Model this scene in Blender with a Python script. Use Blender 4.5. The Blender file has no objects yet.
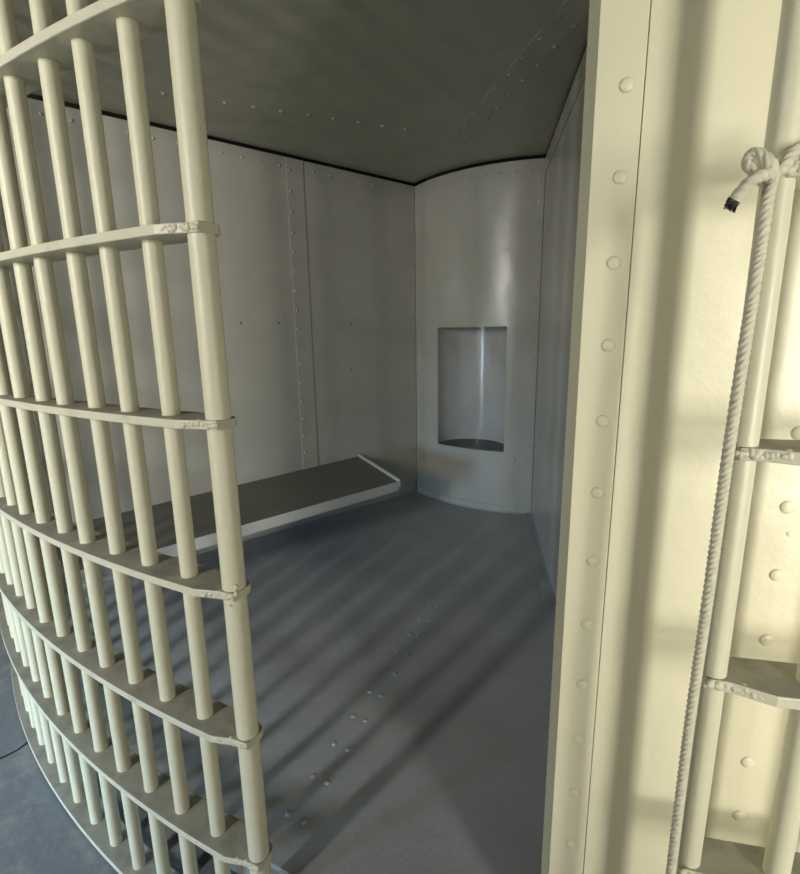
import bpy, bmesh, math, random
from math import sin, cos, radians as rad, pi
from mathutils import Vector, Matrix
random.seed(4)
S = bpy.context.scene
COL = S.collection

# ------------------------------------------------------------------ helpers
def principled(name, base, rough=.4, spec=.5, bump=None, var=None):
    m = bpy.data.materials.new(name); m.use_nodes = True
    nt = m.node_tree; b = nt.nodes['Principled BSDF']
    b.inputs['Base Color'].default_value = (*base, 1)
    b.inputs['Roughness'].default_value = rough
    b.inputs['Specular IOR Level'].default_value = spec
    tc = nt.nodes.new('ShaderNodeTexCoord')
    if var:                                   # (scale, colour2, low, high)  blotches / wear
        n = nt.nodes.new('ShaderNodeTexNoise'); n.inputs['Scale'].default_value = var[0]
        n.inputs['Detail'].default_value = 6; n.inputs['Roughness'].default_value = .65
        nt.links.new(tc.outputs['Object'], n.inputs['Vector'])
        r = nt.nodes.new('ShaderNodeValToRGB')
        r.color_ramp.elements[0].position = var[2]; r.color_ramp.elements[0].color = (*base, 1)
        r.color_ramp.elements[1].position = var[3]; r.color_ramp.elements[1].color = (*var[1], 1)
        nt.links.new(n.outputs['Fac'], r.inputs['Fac'])
        nt.links.new(r.outputs['Color'], b.inputs['Base Color'])
    if bump:
        prev = None
        for sc, st, dist in bump:
            n = nt.nodes.new('ShaderNodeTexNoise'); n.inputs['Scale'].default_value = sc
            n.inputs['Detail'].default_value = 2
            nt.links.new(tc.outputs['Object'], n.inputs['Vector'])
            bp = nt.nodes.new('ShaderNodeBump'); bp.inputs['Strength'].default_value = st
            bp.inputs['Distance'].default_value = dist
            nt.links.new(n.outputs['Fac'], bp.inputs['Height'])
            if prev: nt.links.new(prev.outputs['Normal'], bp.inputs['Normal'])
            prev = bp
        nt.links.new(prev.outputs['Normal'], b.inputs['Normal'])
    return m

CREAM = principled('cream_enamel', (.73, .69, .50), .38, .5, [(9, .25, .02), (70, .25, .0025)])
BAR = principled('bar_enamel', (.73, .70, .51), .42, .5, [(45, .35, .003)])
HOOPTOPM = principled('dark_hoop_top', (.34, .33, .27), .6, .3, [(35, .5, .003)], (18, (.24, .235, .20), .45, .7))
RINGM = principled('ring_enamel', (.66, .63, .48), .42, .5, [(35, .5, .003)], (14, (.50, .48, .39), .55, .75))
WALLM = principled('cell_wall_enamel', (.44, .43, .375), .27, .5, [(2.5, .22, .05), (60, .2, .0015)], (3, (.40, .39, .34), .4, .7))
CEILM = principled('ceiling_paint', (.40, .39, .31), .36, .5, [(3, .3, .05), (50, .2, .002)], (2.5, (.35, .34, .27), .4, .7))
FLOORM = principled('floor_paint', (.315, .33, .34), .36, .5, [(8, .15, .02), (90, .3, .002)], (5, (.275, .288, .297), .45, .75))
HALLM = principled('concrete_floor', (.19, .215, .235), .5, .5, [(30, .5, .006)], (5, (.31, .33, .32), .50, .66))
BEDM = principled('bed_sheet_steel', (.125, .12, .10), .45, .5, [(20, .3, .003)], (4, (.105, .10, .085), .45, .7))
RAILM = principled('bed_rail_enamel', (.52, .53, .50), .35, .5, [(40, .3, .002)])
DARKM = principled('gap_shade_black', (.03, .03, .03), .8, .2)  # near-black for gaps and holes, their shade put into the colour
HALLW = principled('hall_plaster', (.20, .19, .165), .8, .3, [(40, .3, .003)])
ALCF = principled('alcove_floor_iron', (.075, .075, .072), .45, .5, [(25, .3, .003)])
ALCM = principled('alcove_galvanised', (.5, .5, .47), .2, .6, [(4, .25, .02)], (5, (.42, .42, .39), .4, .7))
ROPEM = principled('rope_cotton', (.70, .66, .50), .85, .15, [(300, .4, .001)], (120, (.58, .54, .41), .45, .7))
FRAYM = principled('rope_singed_end', (.06, .055, .045), .9, .1, [(300, .6, .002)])

def link(o, parent=None, kind=None):
    COL.objects.link(o)
    if parent: o.parent = parent
    if kind: o['kind'] = kind
    return o
def obj(name, bm, mat, parent=None, kind=None, smooth=False, angle=None, origin=None):
    me = bpy.data.meshes.new(name)
    bmesh.ops.recalc_face_normals(bm, faces=bm.faces[:])
    if origin is not None: bmesh.ops.translate(bm, verts=bm.verts[:], vec=-Vector(origin))
    bm.to_mesh(me); bm.free(); me.materials.append(mat)
    if smooth:
        for p in me.polygons: p.use_smooth = True
        if angle: me.set_sharp_from_angle(angle=rad(angle))
    o = bpy.data.objects.new(name, me)
    if origin is not None: o.location = origin
    return link(o, parent, kind)
def bevel(o, w, seg=2, ang=40):
    md = o.modifiers.new('bevel', 'BEVEL'); md.width = w; md.segments = seg
    md.limit_method = 'ANGLE'; md.angle_limit = rad(ang); return o
def tag(o, label, cat, group=None):
    o['label'] = label; o['category'] = cat
    if group: o['group'] = group
    return o
def thing(name, loc, label, cat, group=None):
    o = bpy.data.objects.new(name, None); o.location = loc; o.empty_display_size = .1
    COL.objects.link(o); return tag(o, label, cat, group)
def prism(bm, poly, z0, z1, slope=None):
    """extrude an xy polygon from z0 to z1"""
    a = [bm.verts.new((x, y, z0)) for x, y in poly]; b = [bm.verts.new((x, y, z1)) for x, y in poly]
    n = len(poly)
    bm.faces.new(a[::-1]); bm.faces.new(b)
    for i in range(n): bm.faces.new((a[i], a[(i+1) % n], b[(i+1) % n], b[i]))
def strip(bm, inner, outer, z0, z1):
    """closed solid between two polylines (same length), z0..z1"""
    n = len(inner)
    V = [[bm.verts.new((p[0], p[1], z)) for p in L] for L in (inner, outer) for z in (z0, z1)]
    il, ih, ol, oh = V
    for i in range(n-1):
        bm.faces.new((ol[i], ol[i+1], oh[i+1], oh[i])); bm.faces.new((il[i+1], il[i], ih[i], ih[i+1]))
        bm.faces.new((ih[i], oh[i], oh[i+1], ih[i+1])); bm.faces.new((il[i], il[i+1], ol[i+1], ol[i]))
    bm.faces.new((il[0], ol[0], oh[0], ih[0])); bm.faces.new((il[-1], ih[-1], oh[-1], ol[-1]))
def tube(bm, pts, r, seg=10, caps=True, rf=None):
    pts = [Vector(p) for p in pts]; rings = []; prev = None
    for i, p in enumerate(pts):
        t = (pts[min(i+1, len(pts)-1)] - pts[max(i-1, 0)]).normalized()
        if prev is None:
            u = t.orthogonal().normalized()
        else:
            u = (prev - t*prev.dot(t)).normalized()
        prev = u; v = t.cross(u)
        rr = r[i] if isinstance(r, (list, tuple)) else r
        rings.append([bm.verts.new(p + (u*cos(2*pi*k/seg) + v*sin(2*pi*k/seg)) * (rr * (rf(i, 2*pi*k/seg) if rf else 1))) for k in range(seg)])
    for a, b in zip(rings, rings[1:]):
        for k in range(seg): bm.faces.new((a[k], a[(k+1) % seg], b[(k+1) % seg], b[k]))
    if caps: bm.faces.new(rings[0][::-1]); bm.faces.new(rings[-1])
def dome(bm, r, hgt, seg=14, rings=4):
    """rivet head on +Z"""
    rows = []
    for j in range(rings):
        a = j/(rings)*pi/2
        rows.append([bm.verts.new((r*cos(a)*cos(2*pi*k/seg), r*cos(a)*sin(2*pi*k/seg), hgt*sin(a))) for k in range(seg)])
    top = bm.verts.new((0, 0, hgt))
    for a, b in zip(rows, rows[1:]):
        for k in range(seg): bm.faces.new((a[k], a[(k+1) % seg], b[(k+1) % seg], b[k]))
    for k in range(seg): bm.faces.new((rows[-1][k], rows[-1][(k+1) % seg], top))
    bm.faces.new(rows[0][::-1])
_rivmesh = {}
def rivet(name, parent, loc, nrm, r, hgt, mat):
    key = (name, r, hgt, mat.name)
    if key not in _rivmesh:
        bm = bmesh.new(); dome(bm, r, hgt)
        bmesh.ops.recalc_face_normals(bm, faces=bm.faces[:])
        me = bpy.data.meshes.new(name); bm.to_mesh(me); bm.free(); me.materials.append(mat)
        for p in me.polygons: p.use_smooth = True
        _rivmesh[key] = me
    o = bpy.data.objects.new(name, _rivmesh[key])
    q = Vector(nrm).normalized().to_track_quat('Z', 'Y')
    base = parent.matrix_world.translation if False else parent.location
    o.location = Vector(loc) - Vector(base); o.rotation_mode = 'QUATERNION'; o.rotation_quaternion = q
    return link(o, parent)

# ------------------------------------------------------------------ geometry of the place
C = Vector((1.25, 4.202)); RC = 3.738                    # axis of the round cage, outer radius of its hoops
def P(az, r, z=None):
    a = rad(az); x, y = C.x + r*cos(a), C.y + r*sin(a)
    return (x, y) if z is None else Vector((x, y, z))
def arc(az0, az1, r, step=.5):
    n = max(2, int(abs(az1-az0)/step)+1)
    return [P(az0+(az1-az0)*i/(n-1), r) for i in range(n)]
RD = 3.60                                                 # outside of the cell drum
HC = 2.165                                                # cell ceiling
HF = -.215                                                # hall floor
LW0, LWd = Vector((.124, 3.645)), Vector((-.763, -.646)).normalized()   # left cell wall: rear corner, direction to the front
LWn = Vector((-LWd.y, LWd.x)); LWn = LWn if LWn.dot(Vector((1, -1))) > 0 else -LWn
RW0, RWd = Vector((.857, 3.104)), Vector((.666-.857, 1.941-3.104)).normalized()
RWn = Vector((-RWd.y, RWd.x)); RWn = RWn if RWn.x < 0 else -RWn
K, RK = Vector((1.009, 4.081)), .984                      # the round core behind the rear wall
KA0, KA1 = -153.8, -98.85
def Kp(az, r=RK): return (K.x + r*cos(rad(az)), K.y + r*sin(rad(az)))
def wl(t, off=0, z=None):
    p = LW0 + LWd*t + LWn*off
    return (p.x, p.y) if z is None else Vector((p.x, p.y, z))
def wr(t, off=0, z=None):
    p = RW0 + RWd*t + RWn*off
    return (p.x, p.y) if z is None else Vector((p.x, p.y, z))

# cell floor, ceiling
AZ0, AZ1 = -152, -88
bm = bmesh.new()
poly = [Kp(a, .9) for a in (-98, -110, -125, -140, -155)] + arc(-145.6, -103, 3.63)
poly = [wl(-.02, -.02), wl(2.37, -.006)] + arc(-144.0, -104.6, 3.635) + [wr(2.27, -.006), wr(0, -.006)] + [Kp(a, RK-.02) for a in (-105, -115, -125, -135, -145)]
prism(bm, poly, -.014, 0)
cell_floor = obj('floor', bm, FLOORM, kind='structure', origin=(0.1, 2.2, 0))
bm = bmesh.new(); prism(bm, [wl(-.0, .002)] + [wl(2.36, .002)] + arc(-143.5, -105, 3.635) + [wr(2.28, .002), wr(0, .002)] + [Kp(a, RK+.003) for a in range(-100, -153, -2)], HC, HC+.012)
ceiling = obj('ceiling', bm, CEILM, kind='structure', origin=(0.1, 2.4, HC))
bm = bmesh.new(); prism(bm, [(1.4, 4.3)] + arc(AZ0, AZ1, 3.64), HC+.26, HC+.28)
obj('ceiling', bm, DARKM, kind='structure')  # added near-black cap that keeps the gap above the walls dark

# cell walls
HWL = HC-.018
bm = bmesh.new(); strip(bm, [wl(-.0), wl(2.36)], [wl(-.0, -.008), wl(2.36, -.008)], 0, HWL)
wall_left = obj('wall_left', bm, WALLM, kind='structure', origin=wl(1.2, 0, 0))
bm = bmesh.new(); strip(bm, [wr(0), wr(2.26)], [wr(0, -.008), wr(2.26, -.008)], 0, HWL)
wall_right = obj('wall_right', bm, WALLM, kind='structure', origin=wr(1.1, 0, 0))
# rear wall: curved sheet with a rectangular opening
NA0, NA1, NZ0, NZ1 = -139, -109.85, .410, 1.216
azs = sorted(set([KA0, NA0, NA1, KA1] + [KA0+(KA1-KA0)*i/44 for i in range(1, 44)]))
azs = [a for i, a in enumerate(azs) if a in (KA0, NA0, NA1, KA1) or min(abs(a-NA0), abs(a-NA1)) > .3]
zs = [0, NZ0, NZ1, HWL]
bm = bmesh.new(); grid = {}
for i, a in enumerate(azs):
    for j, z in enumerate(zs):
        for k, r in enumerate((RK, RK-.006)):
            grid[i, j, k] = bm.verts.new((*Kp(a, r), z))
def solid(i, j): return not (j == 1 and azs[i] >= NA0-1e-6 and azs[i+1] <= NA1+1e-6)
for i in range(len(azs)-1):
    for j in range(3):
        if solid(i, j):
            for k in (0, 1):
                q = (grid[i, j, k], grid[i+1, j, k], grid[i+1, j+1, k], grid[i, j+1, k])
                bm.faces.new(q if k == 0 else q[::-1])
be = [e for e in bm.edges if len(e.link_faces) == 1]
done = set()
for (i, j, k), v in list(grid.items()):
    if k: continue
    for (di, dj) in ((1, 0), (0, 1)):
        w = grid.get((i+di, j+dj, 0))
        if w is None: continue
        e = bm.edges.get((v, w))
        if e and len([f for f in e.link_faces if True]) == 1:
            try: bm.faces.new((v, w, grid[i+di, j+dj, 1], grid[i, j, 1]))
            except ValueError: pass
wall_back = obj('wall_back', bm, WALLM, kind='structure', smooth=True, angle=30, origin=(*Kp(-125), 0))

# alcove behind the opening: half-round sheet, floor and top
cL, cR = Vector(Kp(NA0, RK-.003)), Vector(Kp(NA1, RK-.003))
mid = (cL+cR)/2; hw = (cR-cL)/2; dep = Vector((-hw.y, hw.x)).normalized()
if dep.dot(K-mid) < 0: dep = -dep
apts = [mid - hw*cos(pi*i/32) + dep*(.255*sin(pi*i/32)) for i in range(33)]
bo = Vector((*Kp(-125), 0))
bm = bmesh.new()
out = [mid + (p-mid)*1.03 for p in apts]
strip(bm, [tuple(p) for p in apts], [tuple(p) for p in out], NZ0, NZ1)
alc = obj('alcove', bm, ALCM, None, smooth=True, angle=40, origin=(mid.x, mid.y, NZ0))
front = [Kp(NA1+(NA0-NA1)*i/14, RK-.004) for i in range(1, 14)]
plan = [tuple(p) for p in apts] + front
for nm, z0, z1, mt in (('alcove_floor', NZ0-.004, NZ0+.008, ALCF), ('alcove_top', NZ1-.004, NZ1+.006, WALLM)):
    bm = bmesh.new(); prism(bm, plan, z0, z1)
    o = obj(nm, bm, mt, alc); o.location = (-mid.x, -mid.y, -NZ0)
alc.parent = wall_back; alc.location = Vector(alc.location) - Vector(wall_back.location)
alc['label'] = 'half-round glossy metal recess'
# neighbouring cells' sheets and the core, coloured near-black as shade in the gap under the ceiling
bm = bmesh.new(); strip(bm, [wl(-.3, -.20), wl(2.36, -.20)], [wl(-.3, -.21), wl(2.36, -.21)], -.01, HC+.26)
obj('wall_left', bm, DARKM, kind='structure')
bm = bmesh.new(); strip(bm, [wr(-.3, -.20), wr(2.3, -.20)], [wr(-.3, -.21), wr(2.3, -.21)], -.01, HC+.26)
obj('wall_right', bm, DARKM, kind='structure')
bm = bmesh.new(); strip(bm, [Kp(a, .50) for a in range(-175, -60, 5)], [Kp(a, .49) for a in range(-175, -60, 5)], -.01, HC+.26)
obj('wall_back', bm, DARKM, kind='structure')

# outside skin of the drum right of the doorway, and left of it
bm = bmesh.new(); strip(bm, arc(-104.908, -84, RD), arc(-104.908, -84, RD-.010), HF+.05, 2.35)
wall_front = obj('wall_front', bm, CREAM, kind='structure', smooth=True, angle=40, origin=P(-98, RD, 0))
bm = bmesh.new(); strip(bm, arc(-152, -144.4, RD), arc(-152, -144.4, RD-.010), HF+.05, 2.35)
obj('wall_front', bm, CREAM, kind='structure', smooth=True, angle=40)
# skirt of the drum under the doorway
bm = bmesh.new(); strip(bm, arc(-144.4, -105.6, 3.60), arc(-144.4, -105.6, 3.59), HF+.05, -.014)
obj('trim_4', bm, FLOORM, kind='structure', smooth=True, angle=40)
# riveted jamb strip with its return into the doorway
bm = bmesh.new()
SA0, SA1, RS = -105.87, -104.93, RD+.001
strip(bm, arc(SA0, SA1, RS, .1), arc(SA0, SA1, RD-.008, .1), HF+.05, 2.35)
jamb = obj('trim_1', bm, CREAM, kind='structure', smooth=True, angle=30, origin=P(-105.4, RS, 0))
bevel(jamb, .001, 2)
bm = bmesh.new()
prism(bm, [P(SA0+.0, RD-.002), P(SA0+.14, RD-.0085), P(SA0+.02, 3.50), P(SA0-.14, 3.50)], HF+.05, 2.35)
jr = obj('jamb_return', bm, CREAM, jamb); jr.location = -Vector(jamb.location)
for z in (.063, .172, .281, .395, .505, .614, .726, .838, .951, 1.063, 1.174, 1.287, 1.397, 1.507, 1.617, 1.727, 1.837):
    az = -105.30 + (.03 if z > .8 else 0)
    rivet('bolt', jamb, P(az, RS-.0005, z), (*(Vector(P(az, 1)) - C), 0), .0098, .0048, CREAM)
# vertical rivet row on the skin behind the right hand bars
for z in (.19, .30, .408, .513, .733, .84, .945, 1.053, 1.16, 1.27, 1.38):
    rivet('rivet', wall_front, P(-101.21, RD-.0005, z), (*(Vector(P(-101.21, 1)) - C), 0), .0105, .0042, CREAM)
rivet('rivet', wall_front, P(-101.08, RD-.0005, .905), (*(Vector(P(-101.1, 1)) - C), 0), .005, .002, CREAM)

# seam strap, corner strips, base angles -----------------------------------
def riv_l(t, z, r=.0075, parent=None): rivet('rivet', parent or wall_left, wl(t, .0035 if parent else 0, z), (LWn.x, LWn.y, 0), r*1.35, .006, WALLM)
bm = bmesh.new(); strip(bm, [wl(.855, .004), wl(.965, .004)], [wl(.855, .0005), wl(.965, .0005)], .085, HWL)
seam = bevel(obj('trim_2', bm, WALLM, kind='structure', origin=wl(.9, 0, 0)), .0015)
for i in range(16): riv_l(.945, .46+.108*i, .007, seam)
for i in range(17): riv_l(.024, .10+.118*i, .006)
for i in range(21): riv_l(.03+.108*i, HWL-.05, .006)
for t, z in ((1.294, 1.251), (1.066, 1.251), (.56, 1.243), (.573, .95)):        # small open bolt holes
    rivet('bolt_hole', wall_left, wl(t, -.0005, z), (LWn.x, LWn.y, 0), .006, .0012, DARKM)
def base_angle(name, f, t0, t1, hh, leg):
    bm = bmesh.new()
    strip(bm, [f(t0, .006), f(t1, .006)], [f(t0, .0005), f(t1, .0005)], .0005, hh)
    strip(bm, [f(t0, leg), f(t1, leg)], [f(t0, .0065), f(t1, .0065)], .0005, .007)
    return obj(name, bm, WALLM if name != 'baseboard_right' else FLOORM, kind='structure', origin=f((t0+t1)/2, 0, 0))
bl = base_angle('baseboard_left', wl, .02, 2.36, .078, .012)
br = base_angle('baseboard_right', wr, .0, 2.2, .020, .045)
for i in range(20): rivet('rivet', bl, wl(.1+.115*i, .0055, .052), (LWn.x, LWn.y, 0), .006, .003, WALLM)
# rear wall: base strip, top strip, edge strips
ra = [KA0+1+(KA1-KA0-2)*i/40 for i in range(41)]
bm = bmesh.new(); strip(bm, [Kp(a, RK+.006) for a in ra], [Kp(a, RK+.0005) for a in ra], .0005, .045)
strip(bm, [Kp(a, RK+.016) for a in ra], [Kp(a, RK+.0065) for a in ra], .0005, .007)
bb = obj('baseboard_back', bm, WALLM, kind='structure', smooth=True, angle=30, origin=(*Kp(-125), 0))
def riv_k(a, z, par, r=.006, off=.0): rivet('rivet', par, (*Kp(a, RK+off), z), (cos(rad(a)), sin(rad(a)), 0), r*1.35, .006, WALLM)
for i in range(9): riv_k(KA0+5+5.6*i, .028, bb, .005, .0055)
ea = [KA1-2.6+2.4*i/5 for i in range(6)]
bm = bmesh.new(); strip(bm, [Kp(a, RK+.004) for a in ea], [Kp(a, RK+.0005) for a in ea], .05, HWL-.01)
es = obj('trim_3', bm, WALLM, kind='structure', smooth=True, angle=30, origin=(*Kp(KA1-1.4), 0))
for i in range(18): riv_k(KA1-1.5, .12+.112*i, es, .0065, .0036)
for i in range(10): riv_k(KA0+3+5.3*i, HWL-.055, wall_back)
for i in range(17): riv_k(KA0+4.5, .15+.112*i, wall_back)
riv_k(-106, .36, wall_back, .010)
# right wall: top angle
bm = bmesh.new(); strip(bm, [wr(0.01, .006), wr(2.26, .006)], [wr(0.01, .0005), wr(2.26, .0005)], HWL-.085, HWL)
ta = bevel(obj('trim_5', bm, WALLM, kind='structure', origin=wr(1.1, 0, HWL)), .002)
for i in range(15): rivet('rivet', ta, wr(.1+.13*i, .0055, HWL-.045), (RWn.x, RWn.y, 0), .007, .0035, WALLM)
# floor and ceiling rivets (lap seams)
for i in range(10):
    for azr, dr in ((-116.1, 0), (-115.32, .0)):
        r = 3.522-.1175*i
        a = azr - .13*i*(1 if azr < -116 else .9)
        p = P(a, r)
        rivet('rivet', cell_floor, (p[0], p[1], -.0005), (0, 0, 1), .0085, .005, FLOORM)
for i in range(10):
    f = i/9
    for dx, sh in ((-.033, 0), (.033, .05)):
        x = .585+(.345-.585)*f; y = 1.70+(2.79-1.70)*f+sh
        rivet('rivet', ceiling, (x+dx, y, HC+.0005), (0, 0, -1), .011, .008, CEILM)
for i in range(10):
    f = i/9
    rivet('rivet', ceiling, (-.95+1.0*f, 2.30+.41*f, HC+.0005), (0, 0, -1), .011, .008, CEILM)
bm = bmesh.new()
bmesh.ops.create_cube(bm, size=1)
ang = math.atan2(2.79-1.70, .345-.585)
bmesh.ops.transform(bm, verts=bm.verts[:], matrix=Matrix.Translation((.462, 2.24, HC-.0012)) @ Matrix.Rotation(ang, 4, 'Z') @ Matrix.Diagonal((1.25, .10, .003, 1)))
o = obj('seam_strap', bm, CEILM, ceiling); o.location = -Vector(ceiling.location)

# ------------------------------------------------------------------ round barred cage
ZT = [-.188, .122, .421, .739, 1.056, 1.370, 1.691, 2.004, 2.318]      # upper faces of the hoops
TH = .0165
RB = 3.700; BR = .0160; PR = .0215
def hoop_bm(a_end, a_far, sgn, z, tab, pr):
    """flat hoop: radial 3.66..3.738, chamfered where it meets the end post"""
    n = int(abs(a_far-a_end)/.6)
    aa = [a_end+(a_far-a_end)*i/n for i in range(n+1)]
    A0 = a_end+sgn*tab; A1 = a_end+sgn*(tab-.09); A2 = a_end-sgn*.25; A3 = a_end-sgn*.95
    outer = [P(A0, RB-.001), P(A1, RB+pr+.0025), P(A2, RB+pr+.0045), P(A3, RC)]
    inner = [P(A0, 3.686), P(A1, 3.676), P(A2, 3.66), P(A3, 3.66)]
    for a in aa:
        if (a-A3)*(-sgn) > .3: outer.append(P(a, RC)); inner.append(P(a, 3.66))
    bm = bmesh.new(); strip(bm, inner, outer, z-TH, z); return bm
def weld(bm, a_end, sgn, z, rng, pr):
    """lumpy weld bead across the hoop's edge at the end post"""
    tabw = .22
    for k in range(16):
        a = a_end+sgn*(tabw-(.95)*k/15)
        r = RB+pr+(.001 if k < 9 else .001+(k-8)*.0013)
        blob(bm, P(a, r, z-TH*.5+rng.uniform(-.0025, .0025)), .0058*rng.uniform(.8, 1.15), rng)
def blob(bm, c, r, rng):
    g = bmesh.ops.create_icosphere(bm, subdivisions=2, radius=1)
    s = [r*rng.uniform(.7, 1.3) for _ in range(3)]
    for v in g['verts']: v.co = Vector((v.co.x*s[0], v.co.y*s[1], v.co.z*s[2])) + Vector(c)
def make_cage(name, a_post, a_first, step, nbars, sgn, label, seed, tab, pr):
    rng = random.Random(seed)
    base = P(a_post, RB, HF)
    root = thing(name, base, label, 'jail bars')
    # bars share one mesh
    bm = bmesh.new()
    zc = [ -.205-HF, 2.33-HF]
    tube(bm, [(0, 0, zc[0]+(zc[1]-zc[0])*i/12) for i in range(13)], BR, 20)
    bar0 = obj('bar', bm, BAR, root, smooth=True, angle=60)
    for i in range(nbars):
        a = a_first - sgn*step*i
        b = bar0 if i == 0 else bar0.copy()
        if i: COL.objects.link(b)
        b.location = P(a, RB, HF) - base
        b.rotation_euler = (rng.uniform(-.002, .002), rng.uniform(-.002, .002), rng.uniform(0, 6))
    bm = bmesh.new()
    tube(bm, [(0, 0, zc[0]+(zc[1]-zc[0])*i/12) for i in range(13)], pr, 24)
    obj('end_post', bm, BAR, root, smooth=True, angle=60)
    for z in ZT:
        bm = hoop_bm(a_post, a_first - sgn*step*(nbars-.5), sgn, z, tab, pr)
        h = obj('hoop', bm, RINGM, root); h.location = -base; bevel(h, .0022, 2, 35)
        h.data.materials.append(HOOPTOPM)
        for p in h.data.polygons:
            if p.normal.z > .9: p.material_index = 1  # darker colour on the upper faces of the hoops
        if z > 0:
            bm = bmesh.new(); weld(bm, a_post, sgn, z, rng, pr)
            if sgn > 0 and abs(z-.739) < .01:                     # ragged weld spatter
                blob(bm, P(a_post+.30, RB+PR-.006, z+.010), .005, rng); blob(bm, P(a_post+.1, RB+PR-.001, z-.026), .0035, rng)
                blob(bm, P(a_post+.30, RB+PR-.006, z-.002), .006, rng)
            w = obj('weld_bead', bm, RINGM, h, smooth=True)
    return root
make_cage('barred_cage', -114.98, -116.78, 1.77, 19, 1, 'curved cream painted steel bar grille with flat hoops, left of the open doorway', 1, .36, PR)
make_cage('barred_cage', -102.94, -101.17, 1.76, 6, -1, 'cream steel bars and flat hoops in front of the riveted panel at the right edge', 2, .23, .0164)

# ------------------------------------------------------------------ bed shelf
def bedp(t, off, z): return wl(t, off, z)
BT0, BT1, BW = .54, 2.30, .635      # far end (at wall), near end, depth
def bz(t): return .362-.022*(t-BT0)
base = wl(1.4, .3, 0)
bed = thing('bed_shelf', base, 'long dark steel bunk shelf with pale edge fixed along the left cell wall', 'bed')
SK = .18                          # the far end is cut askew
def solid_from(corners, th):
    bm = bmesh.new()
    a = [bm.verts.new(Vector(c)) for c in corners]; b = [bm.verts.new(Vector(c)-Vector((0, 0, th))) for c in corners]
    bm.faces.new(a); bm.faces.new(b[::-1]); n = len(a)
    for i in range(n): bm.faces.new((a[i], b[i], b[(i+1) % n], a[(i+1) % n]))
    return bm
tf = BT0+SK                         # t of the far front corner
c0, c1, c2, c3 = bedp(BT0, .003, bz(BT0)), bedp(tf, BW, bz(BT0)), bedp(BT1, .58, bz(BT1)), bedp(BT1, .003, bz(BT1))
o = obj('sleeping_board', solid_from([c0, c1, c2, c3], .012), BEDM, bed); o.location = -base
bm = bmesh.new(); d = Vector((LWn.x, LWn.y, 0)); up = Vector((0, 0, 1))
def beam(bm, a, b, side, w, z0, z1):
    v = []
    for p in (a, b):
        for s, z in ((0, z0), (w, z0), (w, z1), (0, z1)):
            v.append(bm.verts.new(p + side*s + up*z))
    bm.faces.new(v[0:4][::-1]); bm.faces.new(v[4:8])
    for i in range(4): bm.faces.new((v[i], v[(i+1) % 4], v[4+(i+1) % 4], v[4+i]))
beam(bm, c1, c2, d, .006, -.050, .003)
o = bevel(obj('front_rail', bm, RAILM, bed), .0015); o.location = -base
e = (c1-c0).normalized(); es_ = Vector((e.y, -e.x, 0)); es_ = es_ if es_.dot(Vector((LWd.x, LWd.y, 0))) < 0 else -es_
bm = bmesh.new(); beam(bm, c0, c1+d*.006, es_, .012, -.030, .016)
o = bevel(obj('end_lip', bm, RAILM, bed), .0015); o.location = -base
for t in (.62, 1.3, 1.95):          # brackets under the shelf
    bm = bmesh.new()
    a, b_, cc = bedp(t, .004, bz(t)-.0125), bedp(t, .44, bz(t)-.0125), bedp(t, .004, bz(t)-.20)
    s = Vector((LWd.x, LWd.y, 0))*.008
    f = [bm.verts.new(p) for p in (a, b_, cc)]; g = [bm.verts.new(p+s) for p in (a, b_, cc)]
    bm.faces.new(f); bm.faces.new(g[::-1])
    for i in range(3): bm.faces.new((f[i], g[i], g[(i+1) % 3], f[(i+1) % 3]))
    o = obj('bracket', bm, WALLM, bed); o.location = -base

# ------------------------------------------------------------------ rope
def smooth_path(pts, per):
    pts = [Vector(p) for p in pts]; out = []
    for i in range(len(pts)-1):
        p0, p1, p2, p3 = pts[max(i-1, 0)], pts[i], pts[i+1], pts[min(i+2, len(pts)-1)]
        n = max(2, int((p2-p1).length/per))
        for k in range(n):
            t = k/n
            out.append(.5*((2*p1)+(p2-p0)*t+(2*p0-5*p1+4*p2-p3)*t*t+(3*p1-p0-3*p2+p3)*t**3))
    out.append(pts[-1]); return out
PER = .0009
def braid(i, th, pitch=.0078):
    s = i*PER/pitch*2*pi
    return 1+.12*cos(5*th-s)
main = [(0.4867, 0.6, 1.3972), (0.4478, 0.58, 1.3871), (0.4199, 0.567, 1.3775), (0.4069, 0.561, 1.371), (0.4001, 0.557, 1.3615), (0.3944, 0.556, 1.3537), (0.3854, 0.556, 1.352), (0.3749, 0.559, 1.3539), (0.3674, 0.562, 1.3596), (0.3651, 0.563, 1.3671), (0.3686, 0.56, 1.3713), (0.3733, 0.555, 1.3673), (0.379, 0.55, 1.3587), (0.3861, 0.555, 1.3489), (0.3895, 0.562, 1.3315), (0.39, 0.564, 1.2883), (0.3881, 0.564, 1.2264), (0.3835, 0.564, 1.0692), (0.382, 0.564, 0.9642), (0.3805, 0.564, 0.8453), (0.3774, 0.564, 0.6793), (0.377, 0.564, 0.478), (0.3775, 0.564, 0.3485), (.372, .562, .1), (.374, .56, -.1), (.376, .555, -.205)]
turn = [(0.3899, 0.568, 1.3601), (0.3779, 0.566, 1.3607), (0.3712, 0.563, 1.3637), (0.3712, 0.559, 1.3658), (0.375, 0.555, 1.3622), (0.3806, 0.553, 1.3559)]
tail = [(0.391, 0.558, 1.3515), (0.3757, 0.549, 1.3483), (0.3639, 0.546, 1.3448), (0.3585, 0.549, 1.3401), (0.3531, 0.553, 1.3317), (0.3497, 0.556, 1.3248)]
bm = bmesh.new()
tube(bm, smooth_path(main, PER), .0060, 20, rf=braid)
tube(bm, smooth_path(turn, PER), .0063, 20, rf=braid)
tube(bm, smooth_path(tail, PER), .0060, 20, rf=braid)
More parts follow.
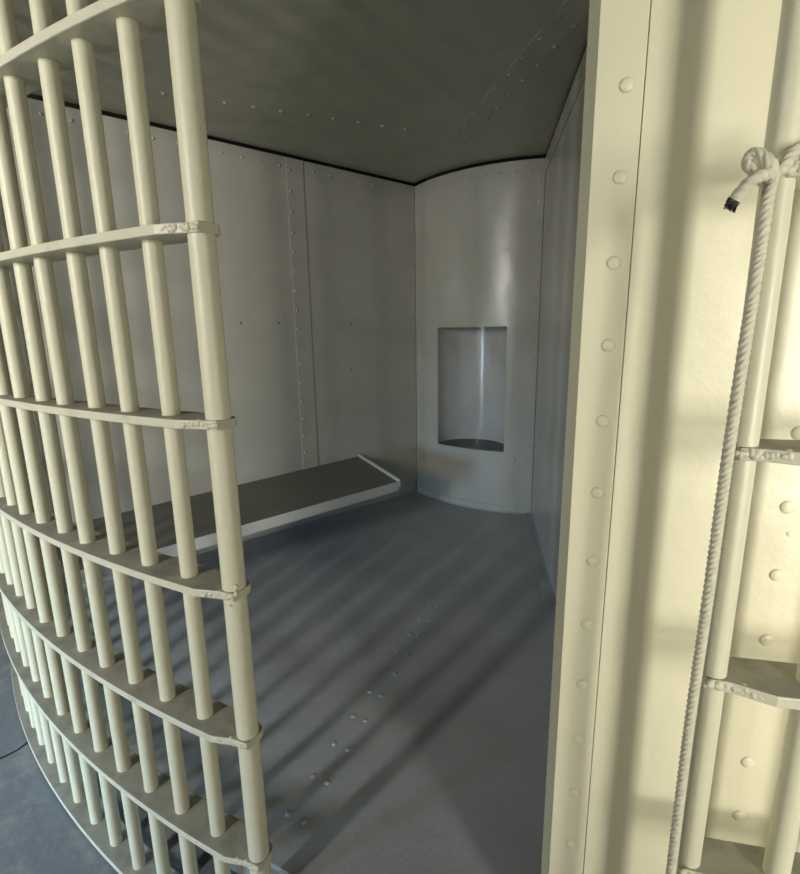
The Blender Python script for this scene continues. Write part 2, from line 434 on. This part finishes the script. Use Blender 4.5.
rope = obj('rope', bm, ROPEM, smooth=True, origin=(.385, .56, HF+.01))
tag(rope, 'braided cotton rope knotted at the top and hanging beside the right bars', 'rope')
bm = bmesh.new()
rng = random.Random(3)
e0, e1 = Vector(tail[-2]), Vector(tail[-1]); dd = (e1-e0).normalized()
tube(bm, [e1-dd*.002, e1+dd*.002, e1+dd*.005], [.0068, .0064, .0040], 12)
u = dd.orthogonal().normalized(); v = dd.cross(u)
for k in range(26):
    a = rng.uniform(0, 6.28); rr_ = .0056*math.sqrt(rng.random())
    p = e1+dd*.002+(u*cos(a)+v*sin(a))*rr_
    q = p+dd*rng.uniform(.003, .007)+(u*cos(a)+v*sin(a))*rng.uniform(-.002, .003)
    tube(bm, [p, q], [.0012, .0005], 5)
o = obj('frayed_end', bm, FRAYM, rope, smooth=True); o.location = -Vector(rope.location)
o['label'] = 'dark frayed tip of the rope tail'

# ------------------------------------------------------------------ hall around the cage
YB = -1.25
bm = bmesh.new(); prism(bm, [(-5, YB-.3), (5, YB-.3), (5, 9), (-5, 9)], HF-.05, HF)
# slab joint cut as a narrow groove in front of the surface
hall_floor = obj('floor', bm, HALLM, kind='structure')
bm = bmesh.new()
def crack(bm, pts, w):
    for (a, b) in zip(pts, pts[1:]):
        a, b = Vector((*a, HF)), Vector((*b, HF)); n = Vector((-(b-a).y, (b-a).x, 0)).normalized()*w*.5
        f = [bm.verts.new(q+Vector((0, 0, .0006))) for q in (a-n, b-n, b+n, a+n)]; bm.faces.new(f)
crack(bm, [(-2.9, .55), (-1.9, 1.15), (-1.55, 1.34), (-1.379, 1.448), (-1.352, 1.478), (-1.337, 1.529), (-1.30, 1.56), (-1.2, 1.64), (-.6, 2.0)], .010)
ob = obj('floor_joint', bm, DARKM, hall_floor)
bm = bmesh.new(); prism(bm, [(-5, YB-.3), (5, YB-.3), (5, 9), (-5, 9)], 3.3, 3.4)
obj('ceiling', bm, HALLW, kind='structure')
for nm, poly in (('wall_left', [(-5.1, YB-.3), (-5, YB-.3), (-5, 9), (-5.1, 9)]), ('wall_right', [(5, YB-.3), (5.1, YB-.3), (5.1, 9), (5, 9)]), ('wall_back', [(-5, 9), (5, 9), (5, 9.1), (-5, 9.1)])):
    bm = bmesh.new(); prism(bm, poly, HF, 3.3); obj(nm, bm, HALLW, kind='structure')
# outer wall behind the viewer with its windows
WINS = [(-2.45, -2.0, 1.45, 2.45), (1.08, 1.58, .30, 1.75), (-4.3, -3.3, .0, 1.3)]
bm = bmesh.new()
xs = [-5] + [v for w in sorted(WINS) for v in w[:2]] + [5]
for i in range(len(xs)-1):
    a, b = xs[i], xs[i+1]
    win = next((w for w in WINS if w[0] == a), None)
    for z0, z1 in ([(HF, win[2]), (win[3], 3.3)] if win else [(HF, 3.3)]):
        prism(bm, [(a, YB-.3), (b, YB-.3), (b, YB), (a, YB)], z0, z1)
bmesh.ops.remove_doubles(bm, verts=bm.verts[:], dist=1e-4)
obj('wall_front', bm, HALLW, kind='structure')
for i, (x0, x1, z0, z1) in enumerate(WINS):
    bm = bmesh.new(); y = YB-.2; s = .03
    for (a, b, c, d_) in ((x0, x0+s, z0, z1), (x1-s, x1, z0, z1), (x0+s, x1-s, z0, z0+s), (x0+s, x1-s, z1-s, z1), (x0+s, x1-s, (z0+z1)/2-.02, (z0+z1)/2+.02)):
        prism(bm, [(a, y), (b, y), (b, y+.04), (a, y+.04)], c, d_)
    obj('window_%d' % (i+1), bm, HALLW, kind='structure')

# ------------------------------------------------------------------ light
def area(name, loc, to, sx, sy, power, color, spread=180):
    l = bpy.data.lights.new(name, 'AREA'); l.shape = 'RECTANGLE'; l.size = sx; l.size_y = sy
    l.energy = power; l.color = color; l.spread = rad(spread)
    o = bpy.data.objects.new(name, l); o.location = loc
    o.rotation_euler = (Vector(to)-Vector(loc)).to_track_quat('-Z', 'Y').to_euler(); COL.objects.link(o); return o
def daylight(i, power, color, spread=180):
    x0, x1, z0, z1 = WINS[i]; y = YB-.24
    area('daylight', ((x0+x1)/2, y, (z0+z1)/2), ((x0+x1)/2, y+1, (z0+z1)/2), x1-x0-.06, z1-z0-.06, power, color, spread)
daylight(0, 112, (1, .985, .93))
daylight(1, 24, (1, .97, .88), 92)
daylight(2, 46, (.96, .98, .95))
area('cool_fill', (-3.8, YB-.22, .65), (-1.0, 1.3, -.4), .8, .5, 11, (.34, .64, 1), 44)  # added cool lamp that tints the lower left bars blue
w = bpy.data.worlds.new('sky'); S.world = w; w.use_nodes = True
w.node_tree.nodes['Background'].inputs['Color'].default_value = (.75, .85, 1, 1)
w.node_tree.nodes['Background'].inputs['Strength'].default_value = .15

# ------------------------------------------------------------------ camera
cam = bpy.data.cameras.new('camera'); co = bpy.data.objects.new('camera', cam); COL.objects.link(co)
cam.sensor_fit = 'HORIZONTAL'; cam.sensor_width = 36; cam.lens = 498/800*36; cam.clip_start = .02
R = Matrix(((.999879526, -.0155220625, 0), (-.00325865181, -.209911488, .977714963), (-.0151761528, -.977597173, -.20993678)))
# columns: image right, image down, forward (world)
right = Vector(R.col[0]); down = Vector(R.col[1]); fwd = Vector(R.col[2])
M = Matrix((right, -down, -fwd)).transposed().to_4x4(); M.translation = Vector((0, 0, 1.2))
co.matrix_world = M; S.camera = co
S.view_settings.view_transform = 'Standard'; S.view_settings.look = 'None'
S.view_settings.gamma = 1; S.view_settings.use_curve_mapping = False
S.view_settings.exposure = 0.32
S.cycles.use_denoising = True
S.cycles.max_bounces = 10; S.cycles.diffuse_bounces = 6
